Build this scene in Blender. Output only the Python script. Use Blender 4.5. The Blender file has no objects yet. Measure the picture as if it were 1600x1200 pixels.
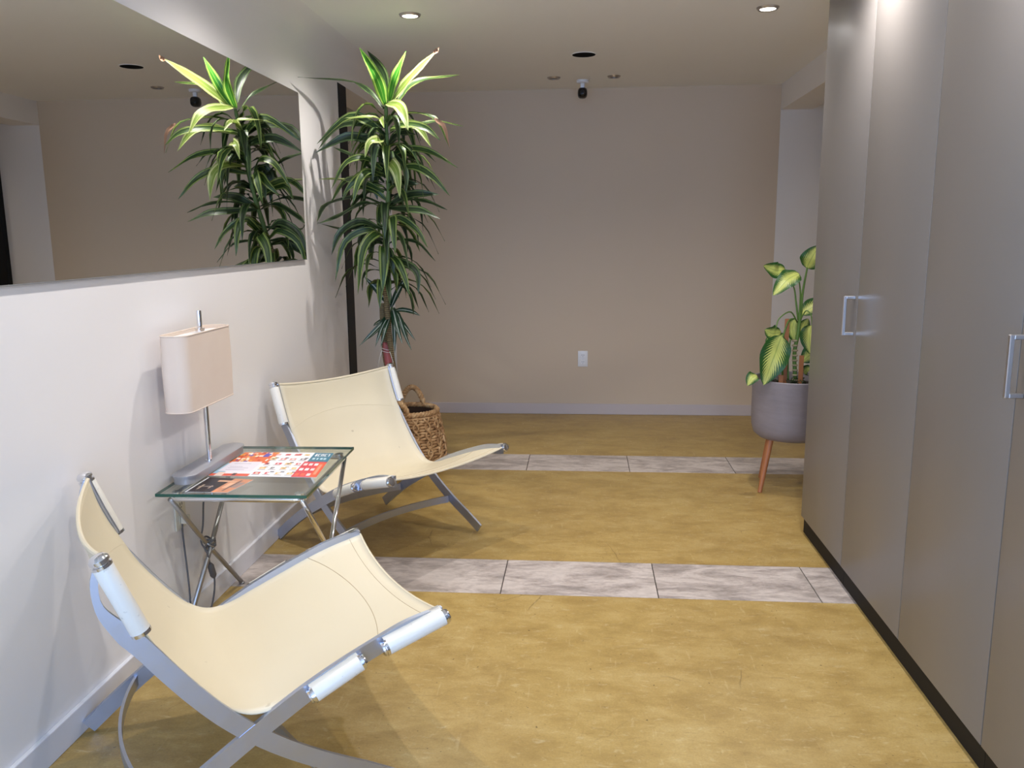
import bpy, bmesh, math, random
from mathutils import Vector, Matrix
random.seed(7)
C = bpy.context.scene.collection
S = bpy.context.scene
PI = math.pi

# ------------------------------------------------------------------ camera
cam_d = bpy.data.cameras.new('camera'); cam = bpy.data.objects.new('camera', cam_d); C.objects.link(cam)
cam_d.lens = 1296.2 * 36 / 1600; cam_d.sensor_width = 36; cam_d.clip_start = .02
FW = Vector((-.0839, .9808, -.1759)).normalized()
R_ = Vector((.9963, .0845, -.0083)); R_ = (R_ - FW * R_.dot(FW)).normalized()
U_ = R_.cross(FW)
M3 = Matrix((R_, U_, -FW)).transposed()
cam.matrix_world = Matrix.Translation((0, 0, 1.35)) @ M3.to_4x4()
S.camera = cam
CP = Vector((0, 0, 1.35))

# ------------------------------------------------------------------ world, exposure
w = bpy.data.worlds.new('world'); S.world = w; w.use_nodes = True
bg = w.node_tree.nodes['Background']; bg.inputs[0].default_value = (.42, .62, 1.0, 1); bg.inputs[1].default_value = 8.5
S.view_settings.view_transform = 'Standard'; S.view_settings.look = 'None'
S.view_settings.exposure = 0.0; S.view_settings.gamma = 1; S.view_settings.use_curve_mapping = False
LAMP_W = 44.0
H = 2.385
LAMPS = [(-.823, 4.12), (.85, 4.19), (-.823, 3.0), (.85, 3.0), (-.78, 1.87), (.85, 1.87), (.85, .60)]

# ------------------------------------------------------------------ helpers
def tag(o, label=None, cat=None, group=None, kind=None):
    if label: o['label'] = label
    if cat: o['category'] = cat
    if group: o['group'] = group
    if kind: o['kind'] = kind
    return o

def thing(name, label, cat, loc=(0, 0, 0), rz=0, group=None):
    o = bpy.data.objects.new(name, None); C.objects.link(o); o.location = loc; o.rotation_euler = (0, 0, rz)
    o.empty_display_size = .05
    return tag(o, label, cat, group)

def obj(name, bm, mats, parent=None, smooth=False, label=None, kind=None):
    me = bpy.data.meshes.new(name)
    bmesh.ops.recalc_face_normals(bm, faces=bm.faces[:])
    bm.to_mesh(me); bm.free()
    for m in (mats if isinstance(mats, (list, tuple)) else [mats]): me.materials.append(m)
    if smooth:
        for p in me.polygons: p.use_smooth = True
        if smooth != 'all':
            try: me.set_sharp_from_angle(angle=math.radians(40))
            except Exception: pass
    o = bpy.data.objects.new(name, me); C.objects.link(o)
    if parent: o.parent = parent
    if label: o['label'] = label
    if kind: o['kind'] = kind
    return o

def raw(name, verts, faces, mats, parent=None, smooth=False, uvs=None, label=None, kind=None):
    me = bpy.data.meshes.new(name); me.from_pydata([tuple(v) for v in verts], [], faces); me.update()
    for m in (mats if isinstance(mats, (list, tuple)) else [mats]): me.materials.append(m)
    if uvs:
        l = me.uv_layers.new(name='uv')
        for p in me.polygons:
            for li in p.loop_indices: l.data[li].uv = uvs[me.loops[li].vertex_index]
    if smooth:
        for p in me.polygons: p.use_smooth = True
    o = bpy.data.objects.new(name, me); C.objects.link(o)
    if parent: o.parent = parent
    if label: o['label'] = label
    if kind: o['kind'] = kind
    return o

def struct(name, bm, m, parent=None, smooth=False):
    o = obj(name, bm, m, parent, smooth)
    if parent is None: o['kind'] = 'structure'
    return o

def box(bm, x0, x1, y0, y1, z0, z1, bev=0, seg=2):
    vs = [bm.verts.new(p) for p in ((x0,y0,z0),(x1,y0,z0),(x1,y1,z0),(x0,y1,z0),(x0,y0,z1),(x1,y0,z1),(x1,y1,z1),(x0,y1,z1))]
    fs = [bm.faces.new([vs[i] for i in f]) for f in ((0,3,2,1),(4,5,6,7),(0,1,5,4),(1,2,6,5),(2,3,7,6),(3,0,4,7))]
    if bev:
        es = list({e for f in fs for e in f.edges})
        bmesh.ops.bevel(bm, geom=es, offset=bev, segments=seg, affect='EDGES', profile=.5)
    return bm
def B(): return bmesh.new()

def frames(pts, up=Vector((0, 0, 1))):
    out = []
    n = len(pts)
    prev = None
    for i in range(n):
        t = (pts[min(i+1, n-1)] - pts[max(i-1, 0)])
        t = t.normalized() if t.length > 1e-9 else Vector((0, 0, 1))
        if prev is None:
            a = up if abs(t.dot(up)) < .95 else Vector((1, 0, 0))
            s = t.cross(a).normalized()
        else:
            s = (prev - t * prev.dot(t))
            s = s.normalized() if s.length > 1e-6 else t.orthogonal().normalized()
        prev = s
        out.append((t, s, t.cross(s)))
    return out

def tube(bm, pts, r, seg=10, cap=True, closed=False):
    pts = [Vector(p) for p in pts]
    rs = r if isinstance(r, (list, tuple)) else [r] * len(pts)
    fr = frames(pts)
    rings = []
    for p, (t, s, u), rr in zip(pts, fr, rs):
        rings.append([bm.verts.new(p + (s * math.cos(2*PI*k/seg) + u * math.sin(2*PI*k/seg)) * rr) for k in range(seg)])
    n = len(rings)
    for i in range(n if closed else n - 1):
        a, b = rings[i], rings[(i+1) % n]
        for k in range(seg): bm.faces.new((a[k], a[(k+1) % seg], b[(k+1) % seg], b[k]))
    if cap and not closed:
        bm.faces.new(rings[0][::-1]); bm.faces.new(rings[-1])
    return bm

def lathe(bm, prof, seg=32, cx=0, cy=0):
    rings = []
    for r, z in prof:
        if r < 1e-5: rings.append([bm.verts.new((cx, cy, z))])
        else: rings.append([bm.verts.new((cx + r*math.cos(2*PI*k/seg), cy + r*math.sin(2*PI*k/seg), z)) for k in range(seg)])
    for a, b in zip(rings, rings[1:]):
        for k in range(seg):
            k2 = (k+1) % seg
            if len(a) == 1 and len(b) == 1: continue
            if len(a) == 1: bm.faces.new((a[0], b[k2], b[k]))
            elif len(b) == 1: bm.faces.new((a[k], a[k2], b[0]))
            else: bm.faces.new((a[k], a[k2], b[k2], b[k]))
    return bm

def smooth_pts(ctrl, n):
    """Catmull-Rom through the control points, n samples."""
    P = [Vector(c) for c in ctrl]
    P = [P[0]*2 - P[1]] + P + [P[-1]*2 - P[-2]]
    m = len(P) - 3; out = []
    for i in range(n):
        t = i / (n-1) * m; k = min(int(t), m-1); t -= k
        a, b, c, d = P[k:k+4]
        out.append(.5 * ((2*b) + (c-a)*t + (2*a-5*b+4*c-d)*t*t + (-a+3*b-3*c+d)*t*t*t))
    return out

def strip(bm, pts, widths, normals, thick):
    """flat bar along pts: width direction given per point, thickness along the normal."""
    rings = []
    for p, wv, nv in zip(pts, widths, normals):
        a, b = wv, nv * (thick/2)
        rings.append([bm.verts.new(p + x) for x in (a+b, -a+b, -a-b, a-b)])
    for a, b in zip(rings, rings[1:]):
        for k in range(4): bm.faces.new((a[k], a[(k+1) % 4], b[(k+1) % 4], b[k]))
    bm.faces.new(rings[0][::-1]); bm.faces.new(rings[-1])

# ------------------------------------------------------------------ materials
def mat(name, col, rough=.5, metal=0, spec=.5, **k):
    m = bpy.data.materials.new(name); m.use_nodes = True
    b = m.node_tree.nodes['Principled BSDF']
    b.inputs['Base Color'].default_value = (*col, 1); b.inputs['Roughness'].default_value = rough
    b.inputs['Metallic'].default_value = metal; b.inputs['Specular IOR Level'].default_value = spec
    for kk, v in k.items(): b.inputs[kk.replace('_', ' ')].default_value = v
    return m
def srgb(r, g, b):
    f = lambda c: ((c/255+.055)/1.055)**2.4 if c > 10 else c/255/12.92
    return (f(r), f(g), f(b))
def N(m, t, **k):
    n = m.node_tree.nodes.new(t)
    for a, v in k.items():
        if a.startswith('i_'):
            key = a[2:].replace('_', ' ')
            n.inputs[int(key) if key.isdigit() else key].default_value = v
        else: setattr(n, a, v)
    return n
def L(m, a, b): m.node_tree.links.new(a, b)
def BS(m): return m.node_tree.nodes['Principled BSDF']
def ramp(m, stops, fac=None):
    r = N(m, 'ShaderNodeValToRGB'); e = r.color_ramp.elements
    while len(e) < len(stops): e.new(.5)
    for el, (p, c) in zip(e, stops): el.position = p; el.color = (*c, 1) if len(c) == 3 else c
    if fac is not None: L(m, fac, r.inputs[0])
    return r
def coords(m, scale=(1, 1, 1), rot=(0, 0, 0), kind='Object'):
    t = N(m, 'ShaderNodeTexCoord'); mp = N(m, 'ShaderNodeMapping')
    mp.inputs['Scale'].default_value = scale; mp.inputs['Rotation'].default_value = rot
    L(m, t.outputs[kind], mp.inputs[0]); return mp.outputs[0]
def bump(m, h, strength=.2, dist=.01):
    b = N(m, 'ShaderNodeBump'); b.inputs['Strength'].default_value = strength; b.inputs['Distance'].default_value = dist
    L(m, h, b.inputs['Height']); L(m, b.outputs[0], BS(m).inputs['Normal']); return b
def noise(m, vec, scale, detail=4, rough=.6, dist=0):
    n = N(m, 'ShaderNodeTexNoise'); n.inputs['Scale'].default_value = scale; n.inputs['Detail'].default_value = detail
    n.inputs['Roughness'].default_value = rough; n.inputs['Distortion'].default_value = dist
    L(m, vec, n.inputs['Vector']); return n.outputs['Fac']
def mixc(m, fac, a, b, mode='MIX'):
    x = N(m, 'ShaderNodeMix', data_type='RGBA', blend_type=mode)
    for s, v in ((x.inputs[0], fac), (x.inputs[6], a), (x.inputs[7], b)):
        if hasattr(v, 'links'): L(m, v, s)
        elif isinstance(v, (int, float)): s.default_value = v
        else: s.default_value = (*v, 1)
    return x.outputs[2]

def painted(name, col, rough=.55, var=.04, bs=.06, spec=.5):
    m = mat(name, col, rough, spec=spec); v = coords(m)
    n1 = noise(m, v, 1.3, 3, .5); n2 = noise(m, v, 60, 3, .6)
    c = mixc(m, n1, tuple(x*(1-var) for x in col), tuple(min(1, x*(1+var)) for x in col))
    L(m, c, BS(m).inputs['Base Color']); bump(m, n2, bs, .002)
    return m
M = {}
M['white_wall'] = painted('white_wall', srgb(238, 233, 228), .42, .02)
M['white_wall2'] = painted('white_wall_plain', srgb(228, 222, 216), .6, .02)
M['tan_wall'] = painted('tan_wall', srgb(206, 186, 160), .6, .03)
M['ceiling'] = painted('ceiling_paint', srgb(242, 239, 232), .7, .02)
M['baseboard'] = painted('baseboard_paint', srgb(226, 224, 226), .35, .02)
M['baseboard_tan'] = painted('baseboard_tan', srgb(196, 184, 180), .5, .02)
M['header'] = painted('header_paint', srgb(238, 233, 228), .6, .02)
M['dark_frame'] = mat('dark_frame', srgb(17, 17, 19), .6, 0, .3)
M['black'] = mat('black', (.002, .002, .002), .9, 0, .1)
M['black_gloss'] = mat('black_gloss', srgb(14, 14, 16), .15)
M['cabinet'] = painted('cabinet_laminate', srgb(128, 123, 119), .36, .015, .03, spec=.5)
M['carcass'] = mat('carcass', srgb(100, 94, 90), .5)
M['toe'] = mat('toe', srgb(26, 22, 18), .7, 0, .3)
M['nickel'] = mat('satin_nickel', (.62, .62, .64), .28, 1)
M['steel'] = mat('satin_steel_sky_tint', (.50, .54, .64), .38, 1)  # blue of the window's reflection is mixed into this base colour
M['chrome'] = mat('chrome', (.78, .79, .82), .09, 1)
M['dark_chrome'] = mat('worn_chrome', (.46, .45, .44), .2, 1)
M['plastic'] = mat('white_plastic', srgb(232, 230, 228), .3)
M['cream_plastic'] = mat('cream_plastic', srgb(222, 216, 196), .4)
M['slot'] = mat('slot', srgb(60, 58, 56), .5)
M['terra_soil'] = mat('soil', srgb(48, 38, 30), .95)
M['string'] = mat('string', srgb(215, 212, 205), .8)
M['cord'] = mat('cord_plastic', srgb(96, 92, 90), .5)

# mirror
m = mat('mirror', (.80, .80, .78), .0, 1); M['mirror'] = m
M['mirror_edge'] = mat('mirror_edge', srgb(150, 150, 150), .3, .5)

# brushed steel gets a light scratchy roughness
for k in ('steel', 'dark_chrome'):
    m = M[k]; v = coords(m, (3, 3, 3)); n = noise(m, v, 12, 5, .7)
    r = N(m, 'ShaderNodeMapRange'); r.inputs[3].default_value = .30; r.inputs[4].default_value = .52; L(m, n, r.inputs[0])
    L(m, r.outputs[0], BS(m).inputs['Roughness'])

# stained concrete
m = mat('stained_concrete', (.5, .4, .2), .4); M['concrete'] = m
v = coords(m)
n1 = noise(m, v, 1.4, 6, .6, .3); n2 = noise(m, coords(m, (3.4, 6.4, 4), (0, 0, .25)), 1.5, 10, .68, .35); n3 = noise(m, coords(m, (1, 2.2, 1), (0, 0, -.4)), 24, 8, .7, .5)
base = ramp(m, [(.25, srgb(152, 124, 70)), (.5, srgb(176, 146, 82)), (.78, srgb(190, 162, 96))], n1).outputs[0]
veil = ramp(m, [(.36, srgb(150, 120, 62)), (.5, srgb(178, 148, 84)), (.66, srgb(200, 174, 114))], n2).outputs[0]
c = mixc(m, .5, base, veil)
spk = ramp(m, [(.30, (.62, .55, .45)), (.42, (1, 1, 1))], n3).outputs[0]
c = mixc(m, .5, c, spk, 'MULTIPLY'); lt = ramp(m, [(.56, (0, 0, 0)), (.72, (.5, .5, .5))], n3).outputs[0]; c = mixc(m, lt, c, srgb(212, 194, 150))
# fine crazing cracks
vo = N(m, 'ShaderNodeTexVoronoi', feature='DISTANCE_TO_EDGE'); vo.inputs['Scale'].default_value = 1.7
wv = N(m, 'ShaderNodeTexNoise'); wv.inputs['Scale'].default_value = 3.0; wv.inputs['Detail'].default_value = 5; L(m, v, wv.inputs['Vector'])
vm = N(m, 'ShaderNodeMix', data_type='VECTOR'); vm.inputs[0].default_value = .07; L(m, v, vm.inputs[4]); L(m, wv.outputs['Color'], vm.inputs[5]); L(m, vm.outputs[1], vo.inputs['Vector'])
cr = ramp(m, [(.0, (1, 1, 1)), (.0028, (0, 0, 0))], vo.outputs['Distance']).outputs[0]
msk = ramp(m, [(.58, (0, 0, 0)), (.66, (.6, .6, .6))], noise(m, v, 2.3, 2)).outputs[0]
crm = mixc(m, 1.0, cr, msk, 'MULTIPLY')
vo2 = N(m, 'ShaderNodeTexVoronoi', feature='DISTANCE_TO_EDGE'); vo2.inputs['Scale'].default_value = 6.5
L(m, vm.outputs[1], vo2.inputs['Vector'])
cr2 = ramp(m, [(.0, (1, 1, 1)), (.007, (0, 0, 0))], vo2.outputs['Distance']).outputs[0]
msk2 = ramp(m, [(.56, (0, 0, 0)), (.66, (.4, .4, .4))], noise(m, v, 3.7, 3)).outputs[0]
crm2 = mixc(m, 1.0, cr2, msk2, 'MULTIPLY')
c = mixc(m, crm, c, srgb(96, 72, 38)); c = mixc(m, crm2, c, srgb(120, 92, 50))
sk = ramp(m, [(.70, (0, 0, 0)), (.76, (.75, .75, .75))], noise(m, v, 70, 2, .5)).outputs[0]; c = mixc(m, sk, c, srgb(92, 68, 34))
sc1 = ramp(m, [(.655, (0, 0, 0)), (.70, (.5, .5, .5))], noise(m, coords(m, (2.2, 34, 1), (0, 0, .5)), 2.2, 4, .6, .3)).outputs[0]; c = mixc(m, sc1, c, srgb(120, 92, 50))
sc2 = ramp(m, [(.64, (0, 0, 0)), (.72, (.22, .22, .22))], noise(m, coords(m, (22, 3, 1), (0, 0, .3)), 2.0, 4, .6, .3)).outputs[0]; c = mixc(m, sc2, c, srgb(226, 206, 158))
gr = ramp(m, [(.40, (.86, .86, .86)), (.62, (1, 1, 1))], noise(m, v, 160, 3, .7)).outputs[0]; c = mixc(m, .8, c, gr, 'MULTIPLY')
L(m, c, BS(m).inputs['Base Color'])
rr = N(m, 'ShaderNodeMapRange'); rr.inputs[3].default_value = .30; rr.inputs[4].default_value = .52; L(m, n2, rr.inputs[0]); L(m, rr.outputs[0], BS(m).inputs['Roughness'])
bump(m, n2, .12, .004)

# grey porcelain tile with weathered streaks along x
m = mat('tile_grey', (.5, .5, .5), .42); M['tile'] = m
t = N(m, 'ShaderNodeTexCoord'); oi = N(m, 'ShaderNodeObjectInfo')
mp = N(m, 'ShaderNodeMapping'); mp.inputs['Scale'].default_value = (2.6, 6.0, 1); L(m, t.outputs['Object'], mp.inputs[0])
sc = N(m, 'ShaderNodeVectorMath', operation='SCALE'); sc.inputs[0].default_value = (37, 91, 13); L(m, oi.outputs['Random'], sc.inputs['Scale'])
ad = N(m, 'ShaderNodeVectorMath', operation='ADD'); L(m, mp.outputs[0], ad.inputs[0]); L(m, sc.outputs[0], ad.inputs[1])
n1 = noise(m, ad.outputs[0], 1.6, 7, .68, .5); n2 = noise(m, ad.outputs[0], 9, 5, .7)
c = ramp(m, [(.38, srgb(142, 130, 121)), (.47, srgb(174, 160, 150)), (.56, srgb(204, 191, 180))], n1).outputs[0]
c = mixc(m, .25, c, ramp(m, [(.35, srgb(130, 121, 115)), (.6, srgb(204, 195, 188))], n2).outputs[0])
L(m, c, BS(m).inputs['Base Color'])
M['grout'] = mat('grout', srgb(70, 62, 54), .9)

# cream leather
m = mat('cream_leather', srgb(232, 219, 186), .42); M['leather'] = m
v = coords(m); n1 = noise(m, v, 2.2, 4, .5); n2 = noise(m, v, 220, 3, .6); n3 = noise(m, v, 19, 2, .5)
c = mixc(m, n1, srgb(213, 200, 168), srgb(221, 209, 182))
sp = ramp(m, [(.77, (0, 0, 0)), (.80, (.45, .45, .45))], n3).outputs[0]
c = mixc(m, sp, c, srgb(150, 132, 100)); L(m, c, BS(m).inputs['Base Color']); bump(m, n2, .05, .001)
m = mat('pad_leather', srgb(226, 222, 212), .33); M['pad'] = m
v = coords(m); n1 = noise(m, v, 30, 5, .7); sp = ramp(m, [(.64, (0, 0, 0)), (.70, (.6, .6, .6))], n1).outputs[0]
L(m, mixc(m, sp, srgb(228, 224, 212), srgb(172, 166, 156)), BS(m).inputs['Base Color']); bump(m, n1, .15, .002)
M['stitch'] = mat('stitch', srgb(176, 156, 120), .8)

# lamp shade fabric: thin, slightly translucent linen
m = mat('shade_linen', srgb(222, 208, 192), .8); M['shade'] = m
v = coords(m); n1 = noise(m, v, 7, 3, .5); wv1 = noise(m, coords(m, (900, 900, 120)), 1, 2)
L(m, mixc(m, n1, srgb(222, 206, 188), srgb(212, 190, 170)), BS(m).inputs['Base Color']); bump(m, wv1, .1, .001)
BS(m).inputs['Sheen Weight'].default_value = .1

# clear glass for flat panes: fresnel mix of transparent and glossy
def pane_glass(name, tint):
    m = bpy.data.materials.new(name); m.use_nodes = True; nt = m.node_tree; nt.nodes.clear()
    o = nt.nodes.new('ShaderNodeOutputMaterial'); mx = nt.nodes.new('ShaderNodeMixShader'); f = nt.nodes.new('ShaderNodeMath'); f.operation = 'MULTIPLY_ADD'; lw = nt.nodes.new('ShaderNodeLayerWeight'); lw.inputs[0].default_value = .5; pw = nt.nodes.new('ShaderNodeMath'); pw.operation = 'POWER'; pw.inputs[1].default_value = 4.5; nt.links.new(lw.outputs['Facing'], pw.inputs[0]); nt.links.new(pw.outputs[0], f.inputs[0]); f.inputs[1].default_value = .8; f.inputs[2].default_value = .03
    tr = nt.nodes.new('ShaderNodeBsdfTransparent'); g = nt.nodes.new('ShaderNodeBsdfGlossy')
    tr.inputs[0].default_value = (*tint, 1); g.inputs['Roughness'].default_value = .01
    nt.links.new(f.outputs[0], mx.inputs[0]); nt.links.new(tr.outputs[0], mx.inputs[1]); nt.links.new(g.outputs[0], mx.inputs[2]); nt.links.new(mx.outputs[0], o.inputs[0])
    return m
M['glass'] = pane_glass('table_glass', (.93, .965, .95))
M['window_glass'] = pane_glass('window_glass', (.97, .98, 1))
M['glass_edge'] = mat('glass_edge', (.015, .10, .07), .08, 0, .6)

# emission for lit lamps
m = bpy.data.materials.new('lamp_glow'); m.use_nodes = True
BS(m).inputs['Emission Color'].default_value = (1, .93, .82, 1); BS(m).inputs['Emission Strength'].default_value = 9; M['glow'] = m
M['lens_off'] = mat('lamp_lens_off', srgb(120, 116, 112), .2)
M['trim_ring'] = mat('trim_ring', (.55, .52, .5), .3, .9)

# ------------------------------------------------------------------ setting
A_ = 1.385           # left wall x = -A_
XR = 1.387           # right header / opening plane
D = 6.248            # back wall
Y4 = 4.80            # end of the left wall
ZH = 2.21            # header soffit
YR = -1.7            # rear wall

# floor: concrete fields with two recessed strips, tiles laid in them
bm = B()
S1 = (2.972, 3.312); S2 = (4.674, 5.032)
XF0, XF1 = -3.6, 3.6
box(bm, XF0, XF1, YR, 8.2, -.12, -.010)
for y0, y1 in ((YR, S1[0]), (S1[1], S2[0]), (S2[1], 8.2)): box(bm, XF0, XF1, y0, y1, -.0105, 0)
floor = struct('floor', bm, M['concrete'])
for (y0, y1), off in ((S1, -.306), (S2, -.320)):
    k0 = -2
    bm = B(); box(bm, -.2985, .2985, -(y1-y0)/2+.002, (y1-y0)/2-.002, -.009, .0004, .0008, 1)
    me = None
    for k in range(-2, 3):
        x = off + .3 + .601 * k
        if x - .3 > 1.1: continue
        if me is None:
            o = obj('floor_tile', bm, M['tile'], floor); me = o.data
        else:
            o = bpy.data.objects.new('floor_tile', me); C.objects.link(o); o.parent = floor
        o.location = (x, (y0+y1)/2, 0)
    bm = B(); box(bm, -1.6, 1.8, y0+.0005, y1-.0005, -.0098, -.0035); obj('grout_bed', bm, M['grout'], floor)

# left wall with a cove into the ceiling
bm = B()
rc = .13
prof = [(-A_, 0), (-A_, H-rc)] + [(-A_ + rc*(1-math.cos(a)), H-rc + rc*math.sin(a)) for a in [PI/2*i/10 for i in range(1, 11)]]
prof += [(-A_+rc, H+.02), (-A_-.16, H+.02), (-A_-.16, 0)]
def prism_y(bm, prof, y0, y1):
    a = [bm.verts.new((x, y0, z)) for x, z in prof]; b = [bm.verts.new((x, y1, z)) for x, z in prof]
    n = len(prof)
    for i in range(n): bm.faces.new((a[i], a[(i+1) % n], b[(i+1) % n], b[i]))
    bm.faces.new(a[::-1]); bm.faces.new(b)
prism_y(bm, prof, YR, Y4)
struct('wall_left', bm, M['white_wall'], smooth=True)
# header over the left opening
bm = B()
prof2 = [(-A_, ZH), (-A_, H-rc)] + [(-A_ + rc*(1-math.cos(a)), H-rc + rc*math.sin(a)) for a in [PI/2*i/10 for i in range(1, 11)]]
prof2 += [(-A_+rc, H+.02), (-A_-.20, H+.02), (-A_-.20, ZH)]
prism_y(bm, prof2, Y4, D)
struct('trim_1', bm, M['header'], smooth=True)
# header over the right opening, and the right wall behind the cabinets
bm = B(); box(bm, XR, XR+.22, 3.9, D, ZH, H+.02); struct('trim_2', bm, M['header'])
bm = B(); box(bm, 1.62, 1.78, YR, 3.9, 0, H+.02); struct('wall_right', bm, M['white_wall2'])
bm = B(); box(bm, 1.12, 1.62, 3.77, 3.9, 0, H+.02); struct('wall_cabinet_end', bm, M['white_wall2'])
# back wall: tan accent field between two pale stubs
XL = -1.425
bm = B(); box(bm, XL, XR, D, D+.15, 0, H+.02); struct('wall_back', bm, M['tan_wall'])
bm = B(); box(bm, -3.6, XL-.0005, D, D+.15, 0, H+.02); struct('wall_back_left', bm, M['white_wall2'])
bm = B(); box(bm, XR+.0005, 3.6, D, D+.15, 0, H+.02); struct('wall_back_right', bm, M['white_wall2'])
bm = B(); box(bm, -3.6, -3.45, Y4-1.2, D, 0, H+.02); struct('wall_side_left', bm, M['white_wall2'])
bm = B(); box(bm, -3.45, -A_-.16, Y4-1.2, Y4-1.05, 0, H+.02); struct('wall_passage_left', bm, M['white_wall2'])
bm = B(); box(bm, 3.45, 3.6, 3.9, 7.0, 0, H+.02); box(bm, 1.78, 3.6, 3.75, 3.9, 0, H+.02); struct('wall_side_right', bm, M['white_wall2'])
# ceiling
bm = B(); box(bm, -3.6, 3.6, YR, 8.2, H, H+.12); struct('ceiling', bm, M['ceiling'])
# rear wall with a wide shop window behind the camera
bm = B()
WX0, WX1, WZ0, WZ1 = -1.3, 1.5, .06, 2.25
box(bm, -1.56, WX0, YR-.15, YR, 0, H); box(bm, WX1, 1.78, YR-.15, YR, 0, H); box(bm, WX0, WX1, YR-.15, YR, 0, WZ0); box(bm, WX0, WX1, YR-.15, YR, WZ1, H)
struct('wall_rear', bm, M['white_wall2'])
win = bpy.data.objects.new('window_1', None); C.objects.link(win); win['kind'] = 'structure'
bm = B(); t_ = .05
for x0, x1, z0, z1 in ((WX0, WX1, WZ0, WZ0+t_), (WX0, WX1, WZ1-t_, WZ1), (WX0, WX0+t_, WZ0+t_, WZ1-t_), (WX1-t_, WX1, WZ0+t_, WZ1-t_), (-.075, -.025, WZ0+t_, WZ1-t_)):
    box(bm, x0, x1, YR-.11, YR-.05, z0, z1)
obj('window_frame', bm, M['dark_frame'], win)
bm = B(); box(bm, WX0+t_, -.075, YR-.085, YR-.079, WZ0+t_, WZ1-t_); obj('window_pane', bm, M['window_glass'], win)
bm = B(); box(bm, -.025, WX1-t_, YR-.085, YR-.079, WZ0+t_, WZ1-t_); obj('window_pane', bm, M['window_glass'], win)
pl = bpy.data.lights.new('window_portal', 'AREA'); pl.shape = 'RECTANGLE'; pl.size = WX1-WX0; pl.size_y = WZ1-WZ0; pl.cycles.is_portal = True
po = bpy.data.objects.new('window_portal', pl); C.objects.link(po); po.location = ((WX0+WX1)/2, YR-.2, (WZ0+WZ1)/2); po.rotation_euler = (PI/2, 0, 0)

# black jambs of the two openings
bm = B(); box(bm, -A_-.10, -A_+.004, Y4+.0005, Y4+.16, 0, ZH, .003, 1); o = obj('door_1', bm, M['dark_frame']); o['kind'] = 'structure'
bm = B(); box(bm, 1.74, 2.60, D-.05, D-.0005, 0, 2.12, .003, 1); o = obj('door_2', bm, M['dark_frame']); o['kind'] = 'structure'

# baseboards
def bb(name, m, x0, x1, y0, y1, hgt, top=.012):
    bm = B(); box(bm, x0, x1, y0, y1, 0, hgt, .003, 2); return struct(name, bm, m)
bb('baseboard_left', M['baseboard'], -A_, -A_+.014, YR, Y4, .085)
bb('baseboard_back', M['baseboard_tan'], XL, XR, D-.014, D, .082)
bb('baseboard_back_left', M['baseboard'], -3.4, XL-.001, D-.014, D, .082)

# ------------------------------------------------------------------ ceiling fixtures
def ring(bm, ro, ri, z, h):
    lathe(bm, [(ri, z), (ri, z-h), (ri+.006, z-h-.003), (ro-.004, z-h*.6-.003), (ro, z), ], 40)
def downlight(x, y, lit, label, group=None, r=.052, k=1.0):
    t = thing('downlight', label, 'light', (x, y, H), 0, group)
    bm = B(); ring(bm, r, r*.70, 0, .008); obj('trim_ring', bm, M['trim_ring'], t, True)
    bm = B(); lathe(bm, [(0, -.004), (r*.5, -.0045), (r*.69, -.006), (r*.69, -.0005), (0, -.0005)], 32)
    obj('lens', bm, M['glow'] if lit else M['lens_off'], t, True)
    if lit:
        l = bpy.data.lights.new('spot_bulb', 'SPOT'); l.energy = LAMP_W*k; l.color = (1, .96, .95); l.spot_size = math.radians(150); l.spot_blend = 1.0; l.shadow_soft_size = .014
        lo = bpy.data.objects.new('spot_bulb', l); C.objects.link(lo); lo.parent = t; lo.location = (0, 0, -.03)
for i, (x, y) in enumerate(LAMPS):
    side = 'left' if x < 0 else 'right'
    lb = ['lit round recessed ceiling spotlight above the crown of the tall striped plant', 'lit round recessed ceiling spotlight near the far end of the grey cabinets',
          'lit recessed ceiling spotlight above the far cream lounge chair', 'lit recessed ceiling spotlight beside the middle grey cabinet doors',
          'lit recessed ceiling spotlight above the near cream lounge chair', 'lit recessed ceiling spotlight beside the nearer grey cabinet doors',
          'lit recessed ceiling spotlight beside the nearest grey cabinet, closest to the rear window'][i]
    downlight(x, y, True, lb, 'recessed ceiling spotlights', k=(1.05, 1.05, 1.1, 1, 1.15, 1.05, .55)[i])
downlight(-2.3, 5.5, True, 'added fill spotlight on the unseen ceiling of the side passage left of the tan wall', 'recessed ceiling spotlights', k=.42)  # added fill lamp out of view, brightens the passage and back wall
downlight(2.4, 5.3, True, 'added fill spotlight on the unseen ceiling of the side passage right of the tan wall', 'recessed ceiling spotlights', k=.30)  # its added counterpart on the right, also out of view
downlight(-.2, 5.80, False, 'unlit small recessed ceiling spotlight left of the black security camera', 'unlit ceiling spotlights', .045)
downlight(.198, 5.80, False, 'unlit small recessed ceiling spotlight right of the black security camera', 'unlit ceiling spotlights', .045)
t = thing('ceiling_speaker', 'round black recessed opening in the ceiling before the tan wall', 'speaker', (-.001, 5.106, H))
bm = B(); lathe(bm, [(.068, 0), (.068, -.003), (.073, -.003), (.075, 0)], 40); obj('rim', bm, M['ceiling'], t, True)
bm = B(); lathe(bm, [(0, -.002), (.0675, -.0028), (.0675, -.0005), (0, -.0005)], 40); obj('grille', bm, M['black'], t, True)

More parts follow.
